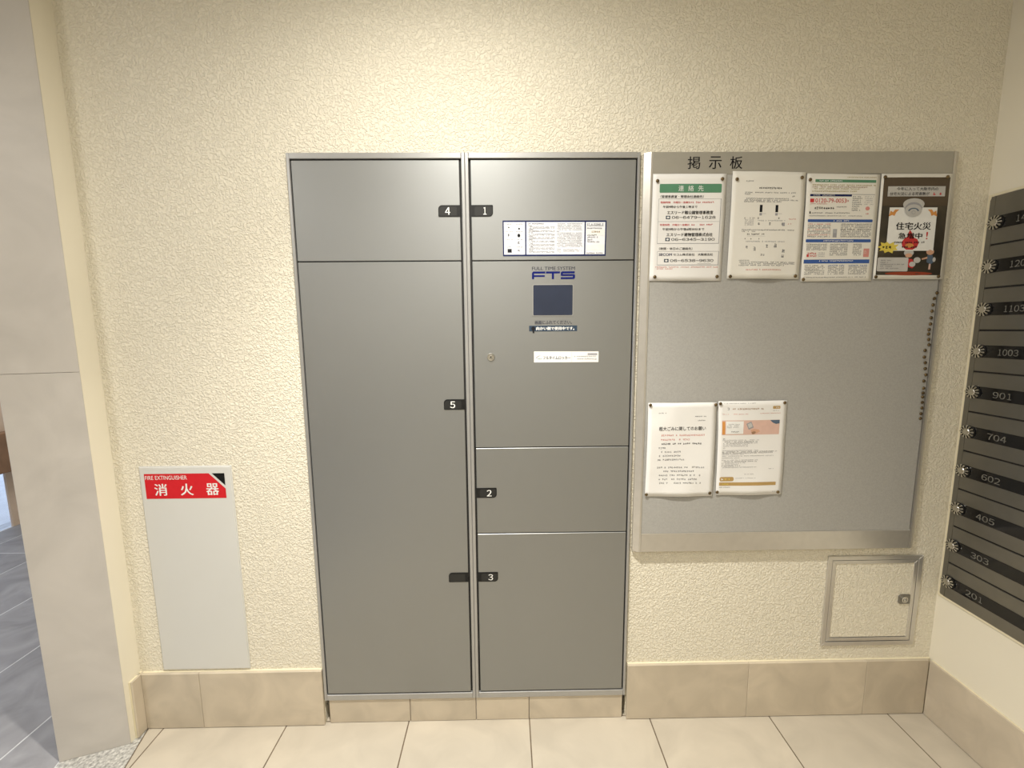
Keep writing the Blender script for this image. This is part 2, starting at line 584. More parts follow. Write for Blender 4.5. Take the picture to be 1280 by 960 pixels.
# floor: brown joints with cream tiles, granite strip and slate paving of the entrance
gd = Vector((0.28, -1.0)).normalized()           # the line where cream tiles meet the granite strip
g0 = Vector((-1.203, -0.02))
gn = Vector((-gd.y, gd.x))                       # pointing right (+x)
if gn.x < 0:
    gn = -gn
gc = gn.dot(g0)
gc2 = gn.dot(Vector((-1.384, -0.125)))           # slate side of the granite strip


def keep_right(poly, c):
    return clip(poly, -gn.x, -gn.y, -c)


def keep_left(poly, c):
    return clip(poly, gn.x, gn.y, c)


floor_poly = keep_right([(-2.0, YB), (XR + 0.12, YB), (XR + 0.12, TH), (-2.0, TH)], gc)
floor = struct(build('floor', MB().xy(floor_poly, -0.10, -0.0015), 'grout'))
PT, JT = 0.4062, 0.0042
x_first = -1.152
full = {}
for i in range(-1, 7):
    for j in range(-1, 8):
        xa, xb = x_first + PT * i + JT / 2, x_first + PT * (i + 1) - JT / 2
        yb, ya = -PT * j - JT / 2, -PT * (j + 1) + JT / 2
        if j < 0 and (xb < LX0 or xa > LX1):
            continue
        xb, ya = min(xb, XR - 0.001), max(ya, YB)
        if j < 0:
            yb = ya + 0.02
        if xb - xa < 0.02 or yb - ya < 0.01:
            continue
        poly = keep_right([(xa, ya), (xb, ya), (xb, yb), (xa, yb)], gc + 0.004)
        if len(poly) < 3:
            continue
        whole = poly == [(xa, ya), (xb, ya), (xb, yb), (xa, yb)] and xb - xa > 0.40 and yb - ya > 0.40
        if whole and full:
            copy_of(full['o'], (xa, ya, 0), floor)
            continue
        o = build('tile', MB().xy(poly, -0.0014, 0.0), 'tile', floor, loc=(xa, ya, 0))
        if whole:
            full['o'] = o
strip_poly = keep_left(keep_right([(-2.4, YB), (0.2, YB), (0.2, 0.1), (-2.4, 0.1)], gc2), gc - 0.0005)
strip_poly = clip(strip_poly, 0, 1, 0.05)
struct(build('trim_1', MB().xy(strip_poly, -0.10, -0.0005), 'granite'))
slate_poly = keep_left([(-3.5, YB), (0.5, YB), (0.5, 3.0), (-3.5, 3.0)], gc2 - 0.0005)
slate = struct(build('floor_entrance', MB().xy(slate_poly, -0.10, -0.0006), 'pale_grout'))
sl = {}
for i in range(-1, 5):
    for j in range(-2, 3):
        xb, xa = -1.578 - 0.402 * i - 0.003, -1.578 - 0.402 * (i + 1) + 0.003
        ya, yb = 1.602 * j - 0.45 + 0.003, 1.602 * (j + 1) - 0.45 - 0.003
        ya, yb, xa = max(ya, YB), min(yb, 3.0), max(xa, -3.379)
        if yb - ya < 0.03 or xb - xa < 0.03:
            continue
        if i == -1 and ya > 0.4:
            continue
        poly = keep_left([(xa, ya), (xb, ya), (xb, yb), (xa, yb)], gc2 - 0.003)
        if len(poly) < 3:
            continue
        whole = poly == [(xa, ya), (xb, ya), (xb, yb), (xa, yb)] and xb - xa > 0.39 and yb - ya > 1.59
        if whole and sl:
            copy_of(sl['o'], (xa, ya, 0), slate)
            continue
        o = build('slate_tile', MB().xy(poly, -0.0005, 0.0), 'slate', slate, loc=(xa, ya, 0))
        if whole:
            sl['o'] = o

# entrance hall beyond the pier: far wall, core wall, glazed front
struct(build('wall_entrance_back', MB().box(-3.5, XL - 0.145, 3.0, 3.12, 0, CEIL), 'plaster'))
struct(build('wall_entrance_side', MB().box(-1.40, XL - 0.145, TH, 3.0, 0, CEIL), 'plaster'))
gy0, gy1 = -1.6, 1.512
mb = MB()
mb.box(-3.5, -3.38, YB - 0.12, gy0, 0, CEIL)
mb.box(-3.40, -3.38, gy1, 3.12, 0, CEIL)
mb.box(-3.5, -3.38, gy0, gy1, 2.25, CEIL)
struct(build('wall_entrance', mb, 'stone'))
win = struct(build('window_1', MB().box(-3.42, -3.38, gy0, gy0 + 0.04, 0, 2.25).box(-3.42, -3.38, gy0 + 0.04, gy1, 2.21, 2.25), 'wood'))
for k in range(3):
    ya = gy0 + 0.04 + k * (gy1 - gy0 - 0.04) / 3
    yb = gy0 + 0.04 + (k + 1) * (gy1 - gy0 - 0.04) / 3
    build('pane', MB().box(-3.396, -3.390, ya + 0.003, yb - 0.003, 0.004, 2.208), 'glass', win)
struct(build('trim_2', MB().box(-3.379, -3.30, 1.32, 2.2, 0.398, 0.66), 'wood', bevel=0.004))
struct(build('floor_outside', MB().box(-9, -3.501, -6, 8, -0.12, -0.02), 'paving'))

# baseboards: beige stone tiles on a mortar bed
BT = 0.015
base_b = struct(build('baseboard_back', MB().box(XL, LX0 - 0.004, -0.006, -0.0002, 0.0, 0.1995)
                      .box(LX1 + 0.006, XR - 0.0005, -0.006, -0.0002, 0.0, 0.1995), 'caulk'))
for x0, x1 in ((XL + 0.013, -1.017), (-1.016, LX0 - 0.002), (LX1 + 0.004, 0.7980), (0.7988, 1.1958), (1.1966, XR - 0.0125)):
    build('skirting_tile', MB().box(x0, x1, -BT, -0.0062, 0.0015, 0.2), 'skirt', base_b, bevel=0.0012)
base_l = struct(build('baseboard_left', MB().box(XL + 0.0003, XL + 0.006, -0.046, -0.0155, 0.0, 0.1995), 'caulk'))
build('skirting_tile', MB().box(XL + 0.0062, XL + 0.0125, -0.047, -0.0002, 0.0015, 0.2), 'skirt', base_l, bevel=0.0012)
base_r = struct(build('baseboard_right', MB().box(XR - 0.006, XR - 0.0003, YB, -0.0155, 0.0, 0.1995), 'caulk'))
yy = -0.0155
for w in (0.31, 0.4, 0.4, 0.4, 0.4, 0.4, 0.4, 0.4):
    y2 = max(yy - w, YB + 0.01)
    build('skirting_tile', MB().box(XR - 0.0122, XR - 0.0062, y2 + 0.0006, yy, 0.0015, 0.2), 'skirt', base_r, bevel=0.0012)
    yy = y2
plinth = struct(build('baseboard_plinth', MB().box(LX0 + 0.012, LX1 - 0.008, 0.002, 0.05, 0.0, 0.084), 'mortar'))
for x0, x1 in ((LX0 + 0.013, -0.3345), (-0.3325, -0.1136), (-0.1114, 0.0645), (0.0665, LX1 - 0.009)):
    build('plinth_tile', MB().box(x0, x1, -0.006, 0.0018, 0.001, 0.0855), 'skirt', plinth, bevel=0.001)


# ------------------------------------------------------------------ parcel lockers
YF = -0.010          # frame front
YD = -0.0092         # door front
UX = -0.1125         # where the two units meet


def locker(name, x0, x1, ox0, ox1, label):
    t = thing(name, ((x0 + x1) / 2, 0.2, 0.087), label, 'locker', 'parcel lockers in the wall')
    build('cabinet_body', MB().box(x0 + 0.002, x1 - 0.002, 0.012, 0.50, 0.088, LTOP - 0.001)
          .box(ox0 + 0.0002, ox1 - 0.0002, -0.002, 0.012, 0.1078, 1.7892), 'dark', t)  # black front close behind the doors paints the shade of the gaps
    zb, zt = 0.1075, 1.7895
    build('frame_stile', MB().box(x0 + 0.0003, ox0, YF, 0.0118, 0.087, LTOP), 'frame', t, bevel=0.0012)
    build('frame_stile', MB().box(ox1, x1 - 0.0003, YF, 0.0118, 0.087, LTOP), 'frame', t, bevel=0.0012)
    build('frame_rail', MB().box(ox0 + 0.0001, ox1 - 0.0001, YF, 0.0118, zt, LTOP), 'frame', t, bevel=0.0012)
    build('frame_rail', MB().box(ox0 + 0.0001, ox1 - 0.0001, YF, 0.0118, 0.087, zb), 'frame', t, bevel=0.0012)
    return t


def locker_door(t, x0, x1, z0, z1, name='door'):
    return build(name, MB().box(x0, x1, YD, -0.0022, z0, z1), 'door', t, bevel=0.0011)


def grip(door, x0, x1, z0, z1, side, digit=None):
    """black pull at the door edge: side 'l' opens towards the right edge, 'r' towards the left edge"""
    big, sm = 0.011, 0.003
    rad = (sm, 0, 0, big) if side == 'l' else (0, big, sm, 0)
    build('pull_rim', MB().xz(rounded(x0, x1, z0, z1, rad), YD - 0.0012, YD - 0.0001), 'black_plastic', door)
    if side == 'l':
        a, b = x0 + 0.0025, x1 - 0.010
    else:
        a, b = x0 + 0.010, x1 - 0.0025
    rad2 = (0.002, 0.002, 0.003, 0.009) if side == 'l' else (0.002, 0.009, 0.002, 0.006)
    build('pull_plate', MB().xz(rounded(a, b, z0 + 0.0025, z1 - 0.0045, rad2), YD - 0.0017, YD - 0.0012), 'pull', door)
    if digit:
        vs, fs, asp = glyphs(chr(ord(digit) + 0xFEE0))
        h = 0.0205
        w = {'1': 0.0085}.get(digit, 0.0145)
        cx = (a + b) / 2 + (-0.001 if side == 'l' else 0.004)
        cz = (z0 + z1) / 2 - 0.0005
        build('number', MB().add([(cx - w / 2 + w * p, YD - 0.0020, cz - h / 2 + h * q) for p, q in vs], fs)
              .add([(cx - w / 2 + w * p + 0.0007, YD - 0.0021, cz - h / 2 + h * q) for p, q in vs], fs), 'ink_white', door, recalc=False)


def wide(ink, sheet, body, u0, u1, v0, v1, bold=0.0, layer=2):
    sheet.text(ink, body, u0, u1, v0, v1, bold, layer)


DZ = [1.7850, 1.5085, 1.5055, 0.1115]
la = locker('parcel_locker', LX0, UX, -0.6065, -0.1228, 'grey parcel locker unit with doors 4 and 5, nearer the fire extinguisher sign')
d4 = locker_door(la, -0.6025, -0.1285, 1.5085, 1.7850)
grip(d4, -0.191, -0.1283, 1.6305, 1.6625, 'l', '4')
d5 = locker_door(la, -0.6025, -0.1285, 0.1115, 1.5055)
grip(d5, -0.191, -0.1283, 1.0665, 1.0985, 'l', '5')
grip(d5, -0.191, -0.1283, 0.5035, 0.5355, 'l')

lb = locker('parcel_locker', UX, LX1, -0.1022, 0.3805, 'grey parcel locker unit with touch screen and doors 1, 2 and 3 beside notice board')
dx0, dx1 = -0.0965, 0.3760
d1 = locker_door(lb, dx0, dx1, 1.5085, 1.7850)
grip(d1, dx0 - 0.0002, -0.034, 1.6305, 1.6625, 'r', '1')
dc = locker_door(lb, dx0, dx1, 0.9470, 1.5055, 'control_panel')
d2 = locker_door(lb, dx0, dx1, 0.6675, 0.9440)
grip(d2, dx0 - 0.0002, -0.034, 0.7850, 0.8170, 'r', '2')
d3 = locker_door(lb, dx0, dx1, 0.1115, 0.6645)
grip(d3, dx0 - 0.0002, -0.033, 0.5035, 0.5355, 'r', '3')

# instruction label on door 1
s = Sheet((-0.007, 1.6195), (0.2945, 1.6185), (0.2935, 1.5190), (-0.0065, 1.5195), YD - 0.0006)
build('instruction_label', s.body(0.0005), 'ink_navy', d1)
W_, t_ = 0.301, 0.0036
for u0, u1 in ((0.012, 0.215), (0.229, 0.788), (0.801, 0.988)):
    s.rect('ink_label', u0, u1, 0.045, 0.955, 1)
for r_ in range(4):
    for c_ in range(2):
        u, v = 0.03 + 0.095 * c_, 0.10 + 0.215 * r_
        s.scrawl('ink_grey', u, u + 0.075, v, 0.035, 2)
        s.frame('ink_pale', u + 0.008, u + 0.06, v + 0.04, v + 0.155, 0.0006, 2)
        s.scrawl('ink_black', u + 0.018, u + 0.05, v + 0.10, 0.075, 2, gap=0.3)
s.rect('ink_black', 0.045, 0.085, 0.80, 0.90, 3)
s.oval('ink_black', 0.155, 0.42, 0.014, 0.05, 3)
s.oval('ink_black', 0.158, 0.23, 0.008, 0.03, 3)
s.scrawl('ink_black', 0.245, 0.40, 0.095, 0.035, 2)
for k in range(8):
    v = 0.15 + k * 0.098
    s.scrawl('ink_black', 0.247, 0.30, v, 0.028, 2)
    s.scrawl('ink_grey', 0.252, 0.505, v + 0.034, 0.028, 2)
    s.scrawl('ink_grey', 0.252, 0.505, v + 0.066, 0.028, 2)
s.block('ink_grey', 0.525, 0.775, 0.08, 0.27, 0.026, 0.042, 2, 0.05)
s.scrawl('ink_black', 0.520, 0.55, 0.31, 0.035, 2)
s.block('ink_grey', 0.525, 0.775, 0.34, 0.77, 0.026, 0.042, 2, 0.05)
s.block('ink_grey', 0.52, 0.57, 0.79, 0.90, 0.026, 0.042, 2, 0.1)
s.block('ink_grey', 0.585, 0.77, 0.81, 0.90, 0.026, 0.042, 2, 0.1)
s.rect('ink_white', 0.806, 0.983, 0.25, 0.42, 2)
s.rect('ink_white', 0.806, 0.983, 0.68, 0.84, 2)
for v, a, b in ((0.10, .812, .975), (0.145, .812, .975), (0.22, .812, .962), (0.41, .815, .92), (0.47, .815, .925), (0.54, .815, .87), (0.60, .815, .94), (0.87, .812, .83), (0.92, .812, .97)):
    s.scrawl('ink_grey', a, b, v, 0.04, 3)
s.scrawl('ink_tan', 0.84, 0.95, 0.32, 0.05, 3)
s.prints(d1, {'ink_label': 'label_field', 'ink_white': 'label_blank'})

# logo, screen and captions on the control panel
s = Sheet((0.0, 1.5), (0.3, 1.5), (0.3, 1.2), (0.0, 1.2), YD - 0.0001)


def U(x):
    return x / 0.3


def V(z):
    return (1.5 - z) / 0.3


s.text('ink_caption', 'FULL TIME SYSTEM', U(0.078), U(0.204), V(1.4890), V(1.4795), 0.012, 1)
F0, F1 = 1.4535, 1.4755


_lay = [1.0]


def bar(x0, x1, z0, z1):
    _lay[0] += 0.2
    s.rect('ink_logo', U(x0), U(x1), V(z1), V(z0), _lay[0])


def barp(pts):
    s.poly('ink_logo', [(U(a), V(b)) for a, b in pts], 1)


th = 0.0058
barp([(0.078, F0), (0.084, F0), (0.084, F0 + 0.0070), (0.084, F1 - th), (0.084, F1 - 0.003), (0.080, F1 - 0.001), (0.078, F1 - 0.005)])
bar(0.081, 0.1170, F1 - th, F1)
bar(0.084, 0.1155, F0 + 0.0065, F0 + 0.0065 + 0.0048)
bar(0.1190, 0.1600, F1 - th, F1)
bar(0.1362, 0.1425, F0, F1 - th)
bar(0.1655, 0.2035, F1 - th, F1)
bar(0.1625, 0.1685, F0 + 0.0095, F1 - 0.002)
bar(0.1640, 0.2025, F0 + 0.0088, F0 + 0.0138)
bar(0.1980, 0.2045, F0 + 0.002, F0 + 0.0122)
bar(0.1625, 0.2020, F0, F0 + 0.0052)
s.text('ink_caption', '画面にふれてください。', U(0.0865), U(0.1965), V(1.3330), V(1.3220), 0.022, 1)
s.prints(dc, {'ink_logo': 'logo', 'ink_caption': 'caption'})
build('screen_bezel', MB().xz(rounded(0.0795, 0.2000, 1.3465, 1.4385, 0.004), YD - 0.0010, YD - 0.0001), 'frame', dc)
build('screen', MB().xz(rounded(0.0815, 0.1980, 1.3485, 1.4365, 0.003), YD - 0.0014, YD - 0.0010), 'screen', dc)
build('caption_strip', MB().xz(rounded(0.069, 0.2125, 1.3015, 1.3180, 0.001), YD - 0.0006, YD - 0.0001), 'ink_teal', dc)
s = Sheet((0.069, 1.3180), (0.2125, 1.3180), (0.2125, 1.3015), (0.069, 1.3015), YD - 0.0006)
s.text('ink_white', '向かい側で使用中です。', 0.15, 0.94, 0.20, 0.80, 0.03, 1)
s.oval('ink_black', 0.085, 0.5, 0.04, 0.36, 1)
s.poly('ink_black', [(0.06, 0.5), (0.11, 0.6), (0.105, 1.35), (0.075, 1.3)], 2)
s.prints(dc, {'ink_white': 'caption', 'ink_black': 'smudge'})
# maker's sticker
s = Sheet((0.0835, 1.2415), (0.2780, 1.2400), (0.2780, 1.2080), (0.0835, 1.2085), YD - 0.0004)
build('sticker', s.body(0.0003), 'paper', dc)
s.text('ink_teal', 'フルタイムロッカー', 0.14, 0.565, 0.42, 0.74, 0.02, 1)
s.poly('ink_pale', [(0.02, 0.72), (0.035, 0.5), (0.07, 0.38), (0.11, 0.36), (0.075, 0.46), (0.045, 0.58)], 1)
s.scrawl('ink_green', 0.055, 0.12, 0.68, 0.10, 1)
s.rect('ink_pale', 0.584, 0.588, 0.05, 0.95, 1)
s.rect('ink_steel', 0.83, 0.98, 0.16, 0.34, 1)
s.scrawl('ink_pale', 0.62, 0.97, 0.46, 0.12, 1)
s.text('ink_steel', 'www.fulltime.jp', 0.665, 0.975, 0.60, 0.80, 0.02, 1)
s.prints(dc)
# key lock
build('lock_ring', MB().lathe([(0.0115, 0.0001), (0.0118, 0.0015), (0.0105, 0.0028), (0.0080, 0.0024)], 24, (-0.046, YD, 1.2255), 'y'), 'chrome', dc)
build('lock_core', MB().lathe([(0.0062, 0.0024), (0.0060, 0.0042), (0.0050, 0.0046)], 20, (-0.046, YD, 1.2255), 'y'), 'chrome', dc)
build('keyhole', MB().box(-0.0475, -0.0445, YD - 0.0050, YD - 0.0046, 1.2225, 1.2285), 'dark', dc)

# ------------------------------------------------------------------ fire extinguisher cabinet cover
fx = thing('extinguisher_cabinet', (-0.995, 0.0, 0.2055), 'off-white recessed fire extinguisher cabinet door with red header sign', 'cabinet')
build('cabinet_rim', MB().box(-1.1375, -0.8535, -0.0030, -0.0003, 0.2055, 0.8975), 'panel_white', fx, bevel=0.0008)
cover = build('cabinet_door', MB().box(-1.1345, -0.8565, -0.0052, -0.0031, 0.2080, 0.8945), 'panel_white', fx, bevel=0.0010)
s = Sheet((-1.1215, 0.8740), (-0.8755, 0.8740), (-0.8755, 0.7940), (-1.1215, 0.7940), -0.0054)
s.poly('sign_red', [(0, 0), (0, 1), (1, 1), (1, 0.62), (0.805, 0)], 1)
s.poly('ink_pure', [(0.845, 0.0), (1.0, 0.49), (1.0, 0.0)], 1)
s.text('ink_white', 'FIRE EXTINGUISHER', 0.012, 0.53, 0.075, 0.235, -0.004, 2)
for ch, c in (('消', 0.19), ('火', 0.515), ('器', 0.835)):
    s.text('ink_white', ch, c - 0.077, c + 0.077, 0.40, 0.87, 0.016, 2)
s.prints(cover, {'sign_red': 'red_sign', 'ink_pure': 'black_corner', 'ink_white': 'sign_lettering'})

# ------------------------------------------------------------------ notice board
BX0, BX1, BZ0, BZ1 = 0.397, 1.3045, 0.602, 1.801
YN = -0.020
nb = thing('notice_board', (0.85, 0.0, BZ0), 'grey felt notice board in a satin aluminium frame with header lettering', 'notice board')
build('pin_panel', MB().box(0.4215, 1.2805, -0.0185, -0.0005, 0.6645, 1.7405), 'board', nb)
build('header_rail', MB().box(0.4210, 1.2825, YN, -0.0005, 1.7410, BZ1), 'header', nb, bevel=0.0008)
build('bottom_rail', MB().xz([(0.4210, BZ0), (1.2825, BZ0), (1.2825, 0.6640), (0.4210, 0.6640)], YN, -0.0005), 'alu', nb, bevel=0.0012)
build('side_stile', MB().xy([(BX0, -0.0005), (0.4208, -0.0005), (0.4208, YN - 0.0004), (0.4150, YN - 0.0004), (BX0, -0.0110)], BZ0, BZ1), 'alu', nb)
build('side_stile', MB().xy([(1.2827, -0.0005), (BX1, -0.0005), (BX1, -0.0110), (1.2890, YN - 0.0004), (1.2827, YN - 0.0004)], BZ0, BZ1), 'alu', nb)
s = Sheet((0.519, 1.7885), (0.677, 1.7885), (0.677, 1.7550), (0.519, 1.7550), YN - 0.0001)
for ch, a in (('掲', 0.0), ('示', 0.385), ('板', 0.765)):
    s.text('ink_black', ch, a, a + 0.225, 0.0, 1.0, 0.008, 1)
s.prints(nb, {'ink_black': 'header_lettering'})

# ------------------------------------------------------------------ notices
YP = YN - 0.0010
G_NOTICE = 'sheets pinned to the notice board'


def sheet_thing(s, name, label, cat='notice', material='paper', names=None):
    bl = s.c[3]
    o = build(name, s.body(), material, None, loc=(bl[0], s.y, bl[1]), smooth=True)
    tag(o, label, cat, G_NOTICE)
    s.prints(o, names)
    return o


# contact list
s = Sheet((0.4215, 1.7415), (0.6315, 1.7415), (0.6300, 1.4440), (0.4200, 1.4450), YP, 0.0012, 11)
s.round_rect('ink_green', 0.096, 0.943, 0.091, 0.172, 0.0025)
for ch, a in (('連', .35), ('絡', .485), ('先', .62)):
    s.text('ink_white', ch, a, a + .075, .106, .158, 0.0)
s.text('ink_black', '（管理事務室・管理会社連絡先）', .11, .70, .195, .220, 0.012)
s.frame('ink_steel', .088, .945, .227, .646, 0.0008, heavy=2)
s.text('ink_red', '勤務時間　月曜日〜金曜日', .115, .52, .252, .270, 0.015)
s.scrawl('ink_red', .53, .86, .261, .016)
s.text('ink_black', '午前9時から午後１時まで', .15, .62, .290, .314, 0.015)
s.text('ink_black', 'エスリード靱公園管理事務室', .21, .84, .338, .371, 0.02)
s.rect('ink_teal', .195, .255, .384, .415)
s.oval('ink_white', .225, .400, .018, .009, 2)
s.text('ink_black', '06-6479-1628', .275, .88, .387, .412, 0.012, digits=True)
s.rect('ink_pale', .09, .935, .437, .440)
s.text('ink_red', '営業時間　月曜日〜金曜日', .118, .52, .460, .478, 0.015)
s.scrawl('ink_red', .53, .86, .469, .016)
s.text('ink_black', '午前9時から午後6時30分まで', .155, .73, .498, .522, 0.015)
s.text('ink_black', 'エスリード建物管理株式会社', .215, .85, .544, .577, 0.02)
s.rect('ink_teal', .200, .262, .590, .621)
s.oval('ink_white', .231, .606, .018, .009, 2)
s.text('ink_black', '06-6345-3190', .280, .885, .593, .618, 0.012, digits=True)
s.text('ink_black', '（夜間・休日のご連絡先）', .12, .58, .680, .705, 0.012)
s.frame('ink_steel', .098, .955, .717, .850, 0.0008, heavy=2)
s.text('ink_navy', 'SECOM', .12, .30, .737, .760, 0.03)
s.text('ink_black', 'セコム株式会社　大阪南支社', .32, .87, .737, .760, 0.015)
s.rect('ink_teal', .195, .258, .790, .821)
s.oval('ink_white', .226, .806, .018, .009, 2)
s.text('ink_black', '06-6538-9630', .275, .885, .793, .818, 0.012, digits=True)
s.rect('ink_steel', .66, .85, .834, .837)
s.scrawl('ink_pink', .075, .97, .868, .013)
s.scrawl('ink_pink', .10, .33, .884, .013)
n1 = sheet_thing(s, 'notice_sheet', 'white contact list sheet with green heading bar and phone numbers, under header lettering')

# circular with small diagrams
s = Sheet((0.6485, 1.7485), (0.8585, 1.7450), (0.8600, 1.4475), (0.6480, 1.4500), YP, 0.0030, 23)
s.scrawl('ink_grey', .19, .30, .088, .012)
s.scrawl('ink_black', .37, .695, .150, .017, gap=0)
s.scrawl('ink_grey', .18, .885, .192, .012)
s.scrawl('ink_grey', .18, .28, .206, .011)
s.scrawl('ink_black', .83, .885, .224, .013)
s.scrawl('ink_grey', .185, .79, .247, .012)
s.scrawl('ink_grey', .178, .91, .262, .012)
s.scrawl('ink_grey', .175, .69, .276, .012)
for a in (.395, .610):
    s.rect('ink_black', a, a + .037, .305, .372)
    s.rect('ink_steel', a, a + .034, .380, .403)
    s.rect('ink_pale', a + .04, a + .09, .384, .387)
s.rect('ink_black', .612, .646, .335, .340, 2)
s.scrawl('ink_grey', .19, .345, .428, .013)
s.scrawl('ink_black', .375, .41, .428, .015)
s.scrawl('ink_black', .655, .69, .428, .015)
s.block('ink_pale', .20, .345, .440, .500, .011, .015)
s.scrawl('ink_pale', .38, .78, .450, .012)
s.scrawl('ink_pink', .80, .90, .435, .010)
for a in (.38, .46, .53, .70):
    s.scrawl('ink_grey', a, a + .06, .480, .025, gap=.2)
s.rect('ink_steel', .715, .75, .468, .500)
s.scrawl('ink_pink', .79, .84, .48, .012)
s.scrawl('ink_grey', .165, .89, .538, .013)
s.scrawl('ink_grey', .165, .36, .553, .012)
s.scrawl('ink_black', .24, .48, .577, .014)
s.rect('ink_pale', .24, .49, .594, .596)
for a in (.21, .29, .40, .58, .69):
    s.scrawl('ink_black', a, a + .03, .622, .012)
s.scrawl('ink_pale', .23, .78, .646, .014)
for a, v, h in ((.23, .70, .03), (.33, .715, .035), (.42, .69, .03), (.50, .69, .03), (.61, .68, .04), (.64, .75, .035), (.73, .735, .04), (.73, .78, .03), (.31, .775, .04), (.44, .77, .02)):
    s.scrawl('ink_grey', a, a + .075, v, h, gap=.15)
s.scrawl('ink_grey', .15, .30, .825, .011)
s.scrawl('ink_grey', .16, .93, .842, .012)
s.scrawl('ink_grey', .16, .93, .857, .012)
s.scrawl('ink_grey', .15, .80, .872, .012)
s.scrawl('ink_pink', .25, .76, .913, .014)
n2 = sheet_thing(s, 'notice_sheet', 'wrinkled white circular with small black diagrams and red bottom line, overlapping board header', material='paper_warm')

# information sheet with blue bars
s = Sheet((0.8630, 1.7420), (1.0740, 1.7385), (1.0765, 1.4410), (0.8670, 1.4405), YP, 0.0010, 31)
s.scrawl('ink_ochre', .55, .96, .030, .010)
s.round_rect('ink_green', .115, .95, .052, .078, .0012)
s.scrawl('ink_label', .17, .50, .065, .013, 2)
for v, b in ((.103, .95), (.120, .84), (.137, .74), (.160, .70)):
    s.scrawl('ink_ochre' if v != .120 else 'ink_brown', .08, b, v, .013)
s.rect('ink_navy', .055, .63, .186, .206)
s.scrawl('ink_label', .10, .40, .196, .011, 2)
s.rect('ink_steel', .63, .95, .184, .189)
s.text('ink_red', '0120-79-0053', .13, .56, .226, .264, 0.0)
s.rect('ink_red', .06, .115, .228, .262)
s.scrawl('ink_red', .57, .62, .248, .016)
s.scrawl('ink_pink', .06, .32, .275, .011)
s.block('ink_grey', .64, .79, .20, .34, .012, .018)
s.block('ink_pale', .81, .95, .20, .28, .011, .018)
s.oval('ink_pink', .86, .315, .030, .018)
s.scrawl('ink_black', .06, .42, .314, .022, gap=.2)
s.scrawl('ink_grey', .43, .57, .302, .011)
s.rect('ink_black', .06, .078, .345, .366)
s.scrawl('ink_grey', .09, .62, .358, .012)
s.scrawl('ink_red', .84, .88, .365, .014)
s.scrawl('ink_grey', .06, .80, .385, .009)
s.round_rect('ink_blue', .045, .945, .417, .443, .0020)
s.scrawl('ink_label', .40, .62, .430, .014, 2)
for k in range(8):
    v = .462 + k * .0165
    s.scrawl('ink_grey' if k % 3 else 'ink_pink', .05, .38, v, .0125)
    s.scrawl('ink_grey' if k != 3 else 'ink_black', .51, .95, v, .0125)
s.rect('ink_steel', .405, .460, .508, .585)
s.rect('ink_pale', .412, .453, .515, .545, 2)
s.round_rect('ink_blue', .035, .945, .602, .631, .0022)
s.scrawl('ink_label', .28, .70, .617, .014, 2)
for k in range(7):
    v = .650 + k * .0165
    s.scrawl('ink_grey', .05, .34, v, .0125) if k < 4 else None
    s.scrawl('ink_grey', .38, .64, v, .0125)
    s.scrawl('ink_grey', .70, .83, v, .0125)
s.scrawl('ink_red', .07, .20, .735, .018)
s.rect('ink_red', .06, .09, .745, .768, 2)
s.scrawl('ink_red', .10, .20, .758, .018)
s.block('ink_pale', .22, .34, .725, .775, .011, .016)
s.rect('ink_pink', .855, .935, .690, .770)
s.scrawl('ink_blush', .86, .93, .725, .03, 2)
s.rect('ink_blue', .025, .950, .793, .830)
s.scrawl('ink_label', .24, .72, .806, .013, 2)
for k in range(6):
    v = .850 + k * .0160
    s.scrawl('ink_grey', .04, .33, v, .0125)
    s.scrawl('ink_blue' if k == 0 else 'ink_grey', .37, .60, v, .0125)
    s.scrawl('ink_blue' if k == 0 else 'ink_grey', .66, .93, v, .0125)
s.scrawl('ink_grey', .04, .93, .962, .011)
n3 = sheet_thing(s, 'notice_sheet', 'white information sheet with blue section bars between the circular and the dark poster', material='paper_warm')

# fire prevention poster
s = Sheet((1.0770, 1.7400), (1.2855, 1.7400), (1.2890, 1.4440), (1.0800, 1.4460), YP - 0.0012, 0.0007, 41)
s.rect('poster_dark', .035, .955, .035, .960, 1)
s.rect('ink_silver', .10, .90, .118, .212, 3)
s.text('ink_black', '今年に入って大阪市内の', .22, .80, .126, .158, 0.01, 4)
s.text('ink_black', '住宅火災による死者数が', .13, .68, .172, .204, 0.01, 4)
s.scrawl('ink_red', .69, .88, .188, .03, 4)
s.rect('ink_umber', .035, .955, .035, .300, 2)
s.rect('ink_white', .145, .815, .315, .725, 3)
for a, d in ((.16, 1), (.80, -1)):
    s.poly('ink_orange', [(a - .02 * d, .40), (a, .345), (a + .03 * d, .365), (a + .06 * d, .335), (a + .12 * d, .335), (a + .08 * d, .36), (a + .06 * d, .395), (a + .03 * d, .385)], 4)
s.oval('ink_silver', .475, .285, .150, .055, 5)
s.oval('ink_pale', .475, .300, .145, .050, 4)
s.oval('ink_steel', .475, .330, .122, .064, 6)
s.oval('ink_silver', .475, .345, .118, .058, 7)
s.oval('ink_cloth', .475, .350, .075, .030, 8, 180, 360)
s.oval('ink_silver', .475, .352, .055, .022, 9)
s.oval('ink_pale', .475, .362, .032, .018, 10)
s.oval('ink_silver', .475, .364, .020, .010, 11)
s.text('ink_pure', '住宅火災', .255, .745, .455, .525, 0.02, 5)
s.poly('ink_red', [(.46, .525), (.50, .565), (.51, .595), (.575, .615), (.60, .65), (.58, .69), (.52, .715), (.43, .715), (.37, .685), (.355, .645), (.39, .61), (.44, .585), (.44, .555)], 4)
s.oval('ink_orange', .47, .675, .06, .02, 5)
s.text('ink_pure', '急増中', .30, .635, .555, .610, 0.02, 6)
s.text('ink_red', '!', .695, .715, .545, .615, 0.02, 4)
